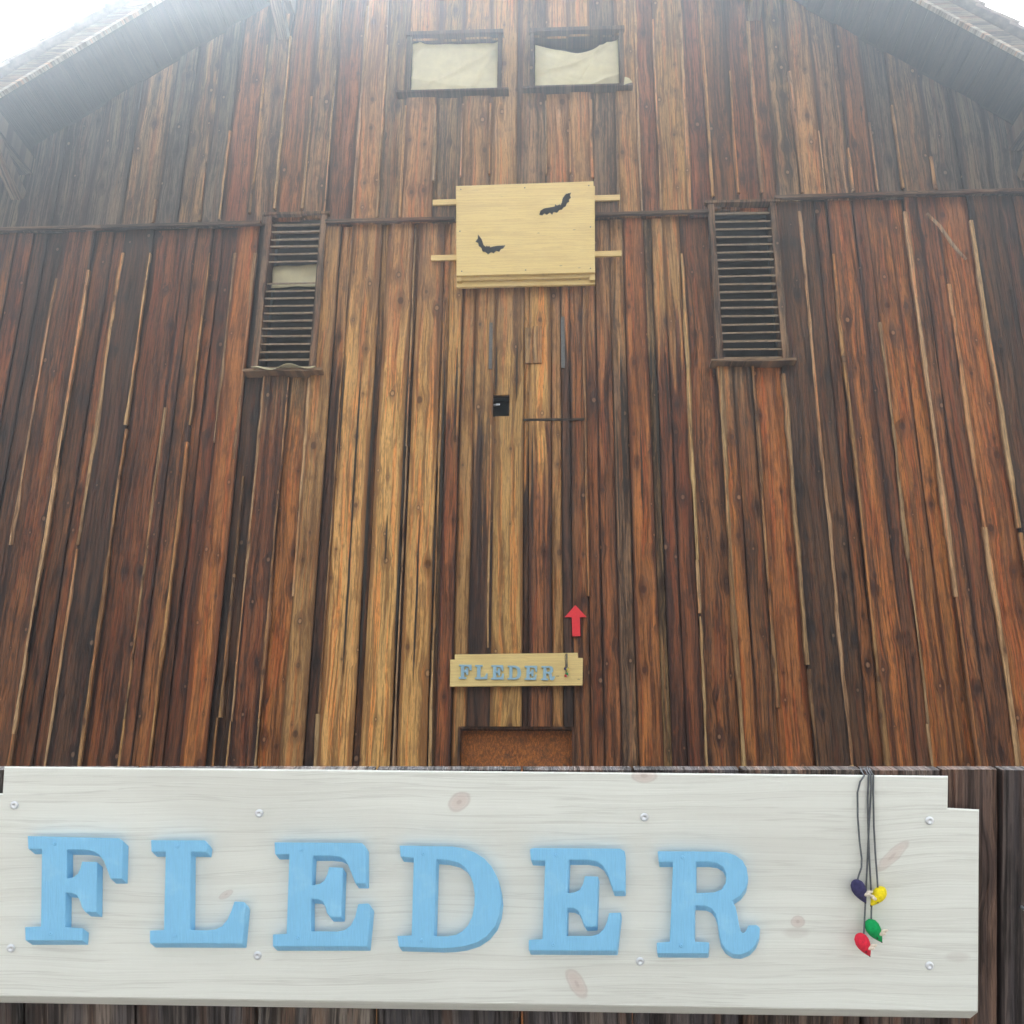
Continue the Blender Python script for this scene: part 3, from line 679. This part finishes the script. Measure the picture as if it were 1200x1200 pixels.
# ------------------------------------------------------------ lettering outlines, in pixels of the photograph
def zc(ox, pts): return [(ox + x / 3.87, 890 + y / 3.87) for x, y in pts]
LET = {
 'F': [zc(0, [(125, 347), (540, 357), (557, 368), (553, 540), (500, 540), (486, 500), (470, 460), (448, 430), (420, 415), (385, 409), (303, 408), (303, 540), (330, 535), (352, 518), (363, 495), (372, 463), (440, 465), (437, 693), (385, 690), (370, 668), (362, 640), (348, 615), (325, 605), (297, 603), (295, 760), (376, 765), (372, 820), (115, 820), (113, 760), (185, 757), (190, 405), (128, 405)])],
 'L': [zc(0, [(683, 365), (930, 366), (942, 382), (938, 420), (866, 418), (863, 772), (940, 774), (975, 770), (1005, 755), (1030, 725), (1048, 685), (1062, 643), (1108, 645), (1115, 660), (1098, 835), (678, 833), (678, 775), (742, 772), (750, 418), (685, 418)])],
 'E': [zc(300, [(82, 375), (480, 378), (498, 395), (498, 563), (450, 563), (436, 525), (420, 485), (402, 455), (375, 441), (335, 437), (258, 437), (252, 570), (285, 564), (308, 548), (322, 520), (330, 487), (395, 490), (387, 715), (335, 715), (320, 695), (313, 668), (302, 645), (282, 634), (250, 632), (250, 778), (365, 780), (400, 773), (428, 752), (448, 715), (462, 655), (512, 653), (522, 668), (505, 848), (75, 848), (75, 793), (137, 790), (150, 430), (85, 430)])],
 'D': [zc(300, [(650, 390), (890, 394), (940, 402), (990, 420), (1035, 448), (1068, 485), (1092, 530), (1106, 585), (1112, 640), (1105, 700), (1085, 755), (1050, 798), (1005, 828), (950, 846), (890, 854), (840, 856), (648, 850), (640, 800), (705, 797), (715, 445), (655, 440)]),
       zc(300, [(818, 452), (870, 456), (915, 467), (948, 490), (970, 522), (984, 562), (991, 610), (990, 660), (980, 710), (962, 750), (935, 778), (905, 795), (870, 801), (808, 800)])],
 'e': [zc(600, [(80, 405), (100, 400), (490, 403), (512, 415), (512, 598), (460, 598), (447, 560), (432, 515), (412, 482), (385, 463), (340, 455), (258, 455), (252, 605), (285, 601), (308, 588), (322, 562), (330, 528), (392, 530), (383, 755), (335, 758), (320, 735), (312, 708), (300, 686), (280, 675), (250, 673), (248, 800), (360, 800), (392, 790), (415, 768), (430, 735), (440, 695), (495, 693), (475, 868), (75, 866), (75, 818), (137, 814), (150, 460), (85, 457)])],
 'R': [zc(600, [(660, 415), (930, 417), (975, 421), (1015, 434), (1046, 457), (1064, 490), (1071, 535), (1062, 580), (1038, 615), (1000, 640), (1014, 668), (1022, 705), (1030, 750), (1038, 778), (1048, 787), (1060, 778), (1072, 752), (1110, 750), (1125, 762), (1122, 800), (1106, 840), (1078, 870), (1040, 885), (1000, 882), (968, 862), (948, 830), (938, 785), (932, 735), (922, 700), (905, 677), (880, 665), (830, 662), (828, 825), (895, 828), (890, 880), (658, 878), (655, 830), (715, 825), (730, 465), (665, 465)]),
       zc(600, [(835, 465), (890, 465), (930, 470), (958, 487), (972, 520), (968, 560), (950, 588), (915, 602), (835, 605)])],
}
ORDER = 'FLEDeR'
def arc_round(pts, r, n=4): return pts

# ------------------------------------------------------------ things on the barn wall
FW = -.075                                    # a thing fixed on the wall stands in front of the planks
pine = new_wood('fresh_pine_board', (.92, .69, .28), (.74, .49, .17), 'x', .7, (), (.35, .22, .12))
def pix_prism(name, loops_px, Yf, th, mat, parent=None, shift=(0, 0), origin=None):
    loops = [[(at(x, y, Yf).x, at(x, y, Yf).z) for x, y in l] for l in loops_px]
    xs = [p[0] for p in loops[0]]; zs = [p[1] for p in loops[0]]
    o_ = origin or Vector(((min(xs) + max(xs)) / 2, Yf, min(zs)))
    m = MB(o_); m.prism(loops, th, shift, to=lambda x, y, z: (x, Yf - z, y))
    return m.build(name, mat, parent)
def rel(o, root): o.parent = root; o.matrix_parent_inverse = Matrix.Translation(root.location).inverted(); return o
def screw(loc, rad, parent, nrm='y'):
    m = MB(); n = 14; prof = [(1, 0), (1, .25), (.75, .42), (.36, .44), (.28, .12), (0, .10)]
    vs_ = []; fs_ = []
    for r_, h_ in prof[:-1]:
        vs_ += [(r_ * rad * math.cos(2 * math.pi * k / n), r_ * rad * math.sin(2 * math.pi * k / n), h_ * rad) for k in range(n)]
    for i in range(len(prof) - 2):
        for k in range(n): fs_.append((i * n + k, i * n + (k + 1) % n, (i + 1) * n + (k + 1) % n, (i + 1) * n + k))
    fs_.append(tuple(range((len(prof) - 2) * n, (len(prof) - 1) * n)))
    m.add(vs_, fs_); return m
smesh = screw(None, 1.0, None)
# bat box
p0 = at(615, 337, -.1)
bat = tag(empty('bat_box', p0), 'flat pale pine bat box with two black bat silhouettes', 'bat box')
def bpart(name, px, Yf, th, mat): return rel(pix_prism(name, [px], Yf, th, mat), bat)
bpart('front_panel', [(534.5, 218), (695.5, 212.5), (697.5, 319), (535, 323)], -.20, .03, pine)
bpart('back_panel', [(534.8, 224), (697.2, 218), (697.2, 333), (535, 336.5)], -.125, .028, pine)
bpart('side_batten', [(535.2, 226), (541, 226), (541, 329), (535.2, 329)], -.169, .043, pine)
bpart('side_batten', [(690.5, 221), (696.5, 221), (697.2, 328), (691, 328)], -.169, .043, pine)
bpart('middle_panel', [(542, 225), (689, 219), (690, 325), (542, 328.6)], -.160, .015, pine)
bpart('mounting_rail', [(507, 234), (726.5, 228), (726.5, 234), (507, 240)], -.096, .022, pine)
bpart('mounting_rail', [(505, 299), (728.5, 293.5), (728.5, 299.5), (505, 305)], -.096, .022, pine)
B1 = [(128, 1005), (133, 988), (150, 977), (180, 972), (200, 968), (203, 957), (209, 963), (216, 962), (222, 956), (226, 963), (233, 950), (238, 928), (252, 909), (277, 903), (271, 915), (276, 926), (266, 934), (268, 945), (257, 950), (252, 966), (240, 972), (234, 982), (222, 982), (212, 996), (195, 992), (188, 1006), (178, 995), (163, 1006), (152, 999), (142, 1009)]
B2 = [(1040, 1098), (1058, 1122), (1066, 1148), (1078, 1158), (1081, 1150), (1087, 1156), (1094, 1151), (1097, 1160), (1112, 1155), (1132, 1152), (1168, 1150), (1158, 1164), (1148, 1166), (1140, 1180), (1126, 1174), (1114, 1186), (1102, 1181), (1088, 1192), (1076, 1180), (1062, 1178), (1056, 1160), (1044, 1152), (1042, 1138), (1029, 1132), (1040, 1118)]
for px, py in ((540, 222), (690, 217.5), (541, 318), (692, 314.5), (539, 271), (692, 266), (615, 220), (616, 316.5)):
    o = obj('screw', [v * .006 for v in smesh.v], smesh.f, M['iron'], None, at(px, py, -.2002), (R(90), 0, 0), True); rel(o, bat)
bpart('bat_silhouette', [(600 + x / 4, y / 4) for x, y in B1], -.204, .0035, M['black'])
bpart('bat_silhouette', [(300 + x / 4, y / 4) for x, y in B2], -.204, .0035, M['black'])
# small sign
ps = at(605, 804, -.09)
sg = tag(empty('name_sign', ps), 'small pale pine sign reading FLEDER fixed above the rusty door', 'sign')
rel(pix_prism('board', [[(533, 767), (677, 765), (677.3, 771), (683, 771), (682.6, 803), (527.3, 804.5), (527.6, 773), (533, 772.8)]], -.10, .024, pine), sg)
def small_map(x, y):                           # big lettering -> small lettering
    return (538 + (x - 32) * (650 - 538) / (890 - 32), 779 + (y - 982) * .1375 - .0008 * (x - 32))
for ch in ORDER:
    o = rel(pix_prism('letter', [[small_map(*p) for p in l] for l in LET[ch]], -.116, .015, M['paleblue']), sg)
# small pendants on the small sign
def mouse(root, P, Q, rad, up, mat, ear, dark, side=-1):
    """tear-drop body from the round rump P to the pointed nose Q, two pale ears"""
    m = MB(P); pr = [(0, .12), (.06, .55), (.18, .88), (.34, 1.0), (.52, .92), (.70, .68), (.86, .38), (.96, .16), (1, .03)]
    m.tube([P + (Q - P) * a for a, _ in pr], [rad * r for _, r in pr], 14)
    rel(m.build('body', mat, root, True), root)
    t = (Q - P).normalized(); sd_ = t.cross(up).normalized()
    for s_ in (.25 * side, 1.0 * side):
        e0 = P + (Q - P) * .60 + up * rad * .45 + sd_ * rad * .5 * s_
        m = MB(e0); tip = e0 + (up * .35 + sd_ * 1.0 * s_ + sd_ * .25 * side + t * .12).normalized() * rad * 1.05
        m.tube([e0, e0 + (tip - e0) * .4, tip, tip + (tip - e0) * .02], [rad * .15, rad * .28, rad * .13, rad * .03], 8)
        rel(m.build('ear', ear, root, True), root)
    e0 = P + (Q - P) * .68 + up * rad * .58 - sd_ * rad * .25 * side
    m = MB(e0); m.tube([e0, e0 + up * rad * .2], [rad * .13, rad * .08], 8); rel(m.build('eye', dark, root, True), root)
    m = MB(Q); m.tube([Q - t * rad * .25, Q + t * rad * .12], [rad * .2, rad * .05], 8); rel(m.build('nose', dark, root, True), root)
felt = {'violet': plain('violet_felt', (.05, .045, .12), .9, 0, .25, 300, .3, .2), 'yellow': plain('yellow_felt', (.85, .68, .02), .9, 0, .15, 300, .3, .2),
        'green': plain('green_felt', (.01, .35, .10), .9, 0, .15, 300, .3, .2), 'red': plain('red_felt', (.70, .03, .06), .9, 0, .15, 300, .3, .2), 'ear': plain('pale_felt', (.75, .66, .55), .9, 0, .1, 300, .3, .2)}
# (cord points, rump, nose) in the close-up's zoomed pixels
PEND = {'violet': ([(437, 74), (418, 100), (406, 150), (407, 260), (415, 370), (425, 450), (424, 490), (412, 525), (405, 550)], (392, 546), (442, 650)),
        'yellow': ([(478, 72), (477, 150), (480, 300), (487, 430), (494, 520), (498, 580)], (528, 580), (466, 664)),
        'green': ([(456, 73), (452, 180), (455, 330), (461, 480), (470, 640), (468, 735)], (452, 728), (516, 828)),
        'red': ([(466, 70), (468, 130), (458, 300), (450, 480), (440, 680), (434, 800)], (408, 790), (462, 892))}
for i, (nm, (cp, a_, b_)) in enumerate(PEND.items()):
    f_ = lambda p, Y: at(664 + (p[0] - 460) * .033, 766 + (p[1] - 70) * .034, Y)
    A, B = f_(a_, -.118), f_(b_, -.118); r_ = tag(empty('mouse_pendant', B), f'tiny {nm} mouse on a cord before the small FLEDER sign', 'pendant')
    m = MB(A); m.tube([f_(p, -.108 - .002 * i) for p in cp[::2]] + [A], .0022, 5); rel(m.build('cord', M['cord'], r_), r_)
    mouse(r_, A, B, .011, Vector((0, -1, 0)), felt[nm], felt['ear'], M['black'])
# red arrow
arrow = [(297, 436), (350, 492), (318, 492.5), (320.5, 581), (283, 582), (280, 492.5), (247, 492)]
tag(pix_prism('arrow_sign', [[(600 + x / 4, 600 + y / 4) for x, y in arrow]], -.064, .020, M['red']), 'bright red arrow plate pointing up above the small sign', 'sign')
# stick leaning against the cladding
a = at(1086, 250, -.11); b = at(1132, 304, -.07)
m = MB(b); m.tube([a, a.lerp(b, .3) + Vector((.01, 0, .012)), a.lerp(b, .7) + Vector((-.006, 0, -.004)), b], [.012, .016, .016, .013], 7)
st_ = tag(m.build('stick', M['wood'], None, True), 'thin grey diagonal stick caught on the upper cladding of the barn', 'stick'); st_.color = (.48, .36, .24, 1)

# ------------------------------------------------------------ the near board screen with the large sign, real size of the small one
DS = 1.03                                      # distance of the sign's face along the view axis, metres
TILT = ROT.to_euler()
FWD = ROT @ Vector((0, 0, -1))
def pl(px, py, z=0.0):                         # local point of the screen (x along, y up the slope, z out of the face)
    k = (DS - z) / F; return Vector(((px - 600) * k, (600 - py) * k, z))
SO = CAM + FWD * DS                            # local zero of the screen's slope
def wpt(v): return SO + ROT @ Vector(v)
def local_root(name, v):
    return empty(name, wpt(v), TILT)
def lrel(mb, name, mat, root, v0, smooth=False, col=None):
    """build local-space geometry as a child of a tilted root standing at local point v0"""
    mb.v = [v + mb.o - Vector(v0) for v in mb.v]; c0 = sum((v for v in mb.v), Vector()) / len(mb.v)
    mb.v = [v - c0 for v in mb.v]
    o = obj(name, mb.v, mb.f, mat, root, c0, None, smooth)
    if col: o.color = (*col, 1)
    return o
ZB = -.0215                                     # face of the boards behind the sign
s0 = pl(600, 1330, ZB)
scr = tag(local_root('board_screen', s0), 'low screen of dark vertical boards carrying the large FLEDER sign', 'board screen')
edges_px = [-95, 27, 158, 300, 440, 612, 742, 868, 1010, 1103, 1172, 1300]
stn = [(.060, .058, .065), (.10, .085, .085), (.07, .062, .066), (.11, .10, .10), (.06, .055, .06), (.085, .075, .08), (.07, .06, .065), (.10, .075, .065), (.085, .06, .055), (.10, .065, .055), (.055, .045, .048)]
for i in range(len(edges_px) - 1):
    xa, xb = pl(edges_px[i], 0, ZB).x + .0012, pl(edges_px[i + 1], 0, ZB).x - .0012
    yt = pl(0, 902.5, ZB).y; yb = s0.y
    n = 12; V = []; Fc = []; U = []; dz = random.uniform(-.003, .001)
    for j in range(n + 1):
        y_ = yb + (yt - yb) * j / n
        for k, x_ in enumerate((xa, xa + .002, (xa + xb) / 2, xb - .002, xb)):
            xx = x_ + (noise.noise((i * 7 + k // 4 * 3, y_ * 14, 2)) * .0012 if k in (0, 4) else 0)
            V.append((xx, y_, dz + (.0 if 0 < k < 4 else -.002))); U.append((k / 4, y_))
    nf = len(V); V += [(v[0], v[1], -.016) for v in V]; U += U
    for j in range(n):
        for k in range(4): a0 = j * 5 + k; Fc.append((a0, a0 + 1, a0 + 6, a0 + 5))
        Fc += [(j * 5 + 5, j * 5, nf + j * 5, nf + j * 5 + 5)[::-1], (j * 5 + 4, j * 5 + 9, nf + j * 5 + 9, nf + j * 5 + 4)[::-1], (nf + j * 5, nf + j * 5 + 4, nf + j * 5 + 9, nf + j * 5 + 5)[::-1]]
    Fc += [tuple([n * 5 + k for k in range(5)] + [nf + n * 5 + k for k in range(4, -1, -1)]), tuple([k for k in range(4, -1, -1)] + [nf + k for k in range(5)])]
    c0 = Vector(((xa + xb) / 2, yb, 0))
    me = bpy.data.meshes.new('plank'); me.from_pydata([Vector(v) - c0 for v in V], [], Fc); me.materials.append(M['screen'])
    uvl = me.uv_layers.new(name='UVMap')
    for lp in me.loops: uvl.data[lp.index].uv = U[lp.vertex_index]
    bm = bmesh.new(); bm.from_mesh(me); bmesh.ops.recalc_face_normals(bm, faces=bm.faces); bm.to_mesh(me); bm.free()
    o = bpy.data.objects.new('plank', me); C.objects.link(o); o.parent = scr; o.location = c0 - Vector((s0.x, s0.y, 0)); o.color = (*stn[i], 1)
for py in (960, 1270):                         # rails on the back, posts and struts to the ground
    m = MB(); a = pl(-95, py, ZB); b_ = pl(1300, py, ZB); m.box(a.x + .02, b_.x - .02, a.y - .03, a.y + .03, ZB - .056, ZB - .0165)
    lrel(m, 'rail', M['trim'], scr, s0, col=(.08, .06, .05))
inv = Matrix.Translation(scr.location) @ TILT.to_matrix().to_4x4(); inv = inv.inverted()
for px in (40, 1165):
    t_ = wpt(pl(px, 960, ZB - .075) + Vector((0, 0, 0))); lo = wpt(pl(px, 1270, ZB - .12))
    Yp = lo.y + .02
    m = MB((lo.x, Yp, 0)); m.box(lo.x - .03, lo.x + .03, Yp - .03, Yp + .03, 0, lo.z + .1)
    o = m.build('post', M['wood'], scr); o.matrix_parent_inverse = inv; o.color = (.08, .06, .05, 1)
    m = MB(t_); m.beam((lo.x, Yp, lo.z + .05), t_, .03, .03); o = m.build('strut', M['wood'], scr); o.matrix_parent_inverse = inv; o.color = (.08, .06, .05, 1)
# hook at the right
m = MB(); hk = pl(1197, 1072, ZB); m.tube([hk + Vector((0, .008, -.002)), hk + Vector((0, .008, .010)), hk + Vector((.001, .001, .013)), hk + Vector((.003, -.006, .012)), hk + Vector((.006, -.008, .009))], .0018, 6)
lrel(m, 'hook', M['zinc'], scr, s0, True)

# the large sign
g0 = pl(560, 1187, 0)
big = tag(local_root('name_sign', g0), 'large FLEDER sign, its pine coloured by a cool light cast, with light blue letters on the low board screen', 'sign')
def lk(px, py, a, h, t, st): p = pl(px, py) - g0; return (p.x, p.y, a * DS / F, h * DS / F, t, st)
white = new_wood('cool_cast_pine_board', (.76, .78, .73), (.61, .61, .56), 'xy', .45,  # same pine as the small sign, cool light cast put into its colour
                 [lk(538, 940, 14, 10, .6, .6), lk(755, 909, 14, 8, 0, .6), lk(676, 1153, 18, 9, -1.0, .6), lk(935, 1080, 8, 7, 0, .55), lk(1046, 1003, 24, 7, .75, .5), lk(862, 1028, 10, 6, -.4, .6), lk(265, 1048, 9, 4, .5, .45)], (.55, .40, .36), spots=.18)
outl = [(4.5, 898.5), (1111.5, 909.5), (1111, 947), (1148, 949), (1146.5, 1186), (-38, 1167), (-32, 930), (2.5, 930)]
m = MB(); TH = .018
fr_ = [pl(*p) for p in outl]; low = {4, 5}
c1 = [Vector((v.x, v.y, 0)) for v in fr_]
# face, 1.5 mm eased edges, broad chamfer along the bottom edge, back
cx = sum(v.x for v in c1) / 8; cy = sum(v.y for v in c1) / 8
nrm2 = []
for i in range(8):
    p, q_, r_ = c1[i - 1], c1[i], c1[(i + 1) % 8]
    d1 = (q_ - p).normalized(); d2 = (r_ - q_).normalized()
    n1 = Vector((-d1.y, d1.x, 0)); n2 = Vector((-d2.y, d2.x, 0)); nrm2.append(n1 + n2)   # outward for a clockwise outline
E_ = .0013
face = [c1[i] - nrm2[i] * E_ for i in range(8)]
mid = [c1[i] + Vector((0, 0, -E_)) for i in range(8)]
back = [Vector((v.x, v.y - .0055, -TH)) for v in c1]
for i in low: mid[i] = c1[i] + Vector((0, -.0008, -E_)); back[i] = Vector((c1[i].x, c1[i].y - .0150, -TH))
tris = tessellate_polygon([[Vector((v.x, v.y, 0)) for v in face]])
m.add(face + mid + back, [tuple(t) for t in tris] + [tuple(16 + k for k in reversed(t)) for t in tris] + [(i, (i + 1) % 8, 8 + (i + 1) % 8, 8 + i) for i in range(8)] + [(8 + i, 8 + (i + 1) % 8, 16 + (i + 1) % 8, 16 + i) for i in range(8)])
m.v = [v - g0 for v in m.v]
o = obj('board', m.v, m.f, white, big); o.location = (0, 0, 0)
ZL = .010
for ch in ORDER:
    loops = [[(pl(x, y, ZL).x, pl(x, y, ZL).y) for x, y in l] for l in LET[ch]]
    m = MB(); m.prism(loops, ZL - .0002, (.0022, -.0088), z0=ZL)       # flanks cut on the slant
    o = lrel(m, 'letter', M['blue'], big, g0)
    bv = o.modifiers.new('eased', 'BEVEL'); bv.width = .0009; bv.segments = 2; bv.limit_method = 'ANGLE'; bv.angle_limit = R(40)
def put_screw(px, py, z, rad, mat):
    o = obj('screw', [v * rad for v in smesh.v], smesh.f, mat, big, pl(px, py, z) - g0, None, True); return o
for p in [(17, 943.5), (304, 953), (755, 957.5), (1089, 961.5), (13, 1111), (302, 1119.5), (750, 1126.5), (1089, 1131.5)]: put_screw(*p, .0002, .0042, M['zinc'])
for p in [(64, 989), (59, 1094), (208, 992), (205, 1097), (353, 996.5), (349.5, 1099), (496, 1000.5), (494, 1102), (652, 1002), (648, 1107), (800, 1004.5), (798, 1108)]: put_screw(*p, ZL + .0002, .0018, M['blue'])
# mouse pendants of the large sign
for i, (nm, (cp, a_, b_)) in enumerate(PEND.items()):
    zf = .006 + .0035 * i; hz = {'violet': .009, 'yellow': .010, 'green': .012, 'red': .017}[nm]
    G = lambda p, z: pl(900 + p[0] / 3.87, 890 + p[1] / 3.87, z)
    A, B = G(a_, hz), G(b_, hz); dmid = (A + B) / 2
    r_ = tag(local_root('mouse_pendant', B), f'{nm} felt mouse hanging on a cord over the large FLEDER sign', 'pendant')
    pts = [G(cp[0], .002) + Vector((0, .004, -.012)), G(cp[0], .002)] + [G(p, .003 + .004 * k / len(cp)) for k, p in enumerate(cp[1:-1])] + [G(cp[-1], hz), A + (B - A) * .12]
    m = MB(); m.tube(pts, .00095, 6); lrel(m, 'cord', M['cord'], r_, B, True)
    # body and ears in local space
    L_ = A - B; tmp = empty('x', (0, 0, 0))
    mouse(tmp, A - B, Vector((0, 0, 0)), (A - B).length * .28, Vector((0, 0, 1)), felt[nm], felt['ear'], M['black'], 1 if nm == 'yellow' else -1)
    for c_ in list(tmp.children):
        c_.parent = r_; c_.matrix_parent_inverse = Matrix.Identity(4)
    bpy.data.objects.remove(tmp)

# ------------------------------------------------------------ thin haze added to stand in for lens glare, lit from behind the roof
hb = MB((0, 0, -1)); hb.box(-165, 165, -165, 165, -1, RZ + 1.2)
hz_ = tag(hb.build('haze', None), 'thin pale haze added round the barn as a veil of glare', 'haze', kind='stuff')
hm_ = bpy.data.materials.new('glare_haze'); hm_.use_nodes = True; hn = hm_.node_tree.nodes; hn.clear()
pv = hn.new('ShaderNodeVolumePrincipled'); pv.inputs['Color'].default_value = (.80, .91, 1.0, 1); pv.inputs['Density'].default_value = .030; pv.inputs['Anisotropy'].default_value = .86
ho_ = hn.new('ShaderNodeOutputMaterial'); hm_.node_tree.links.new(pv.outputs[0], ho_.inputs['Volume']); hz_.data.materials.append(hm_)

scn.render.engine = 'CYCLES'
scn.cycles.max_bounces = 5
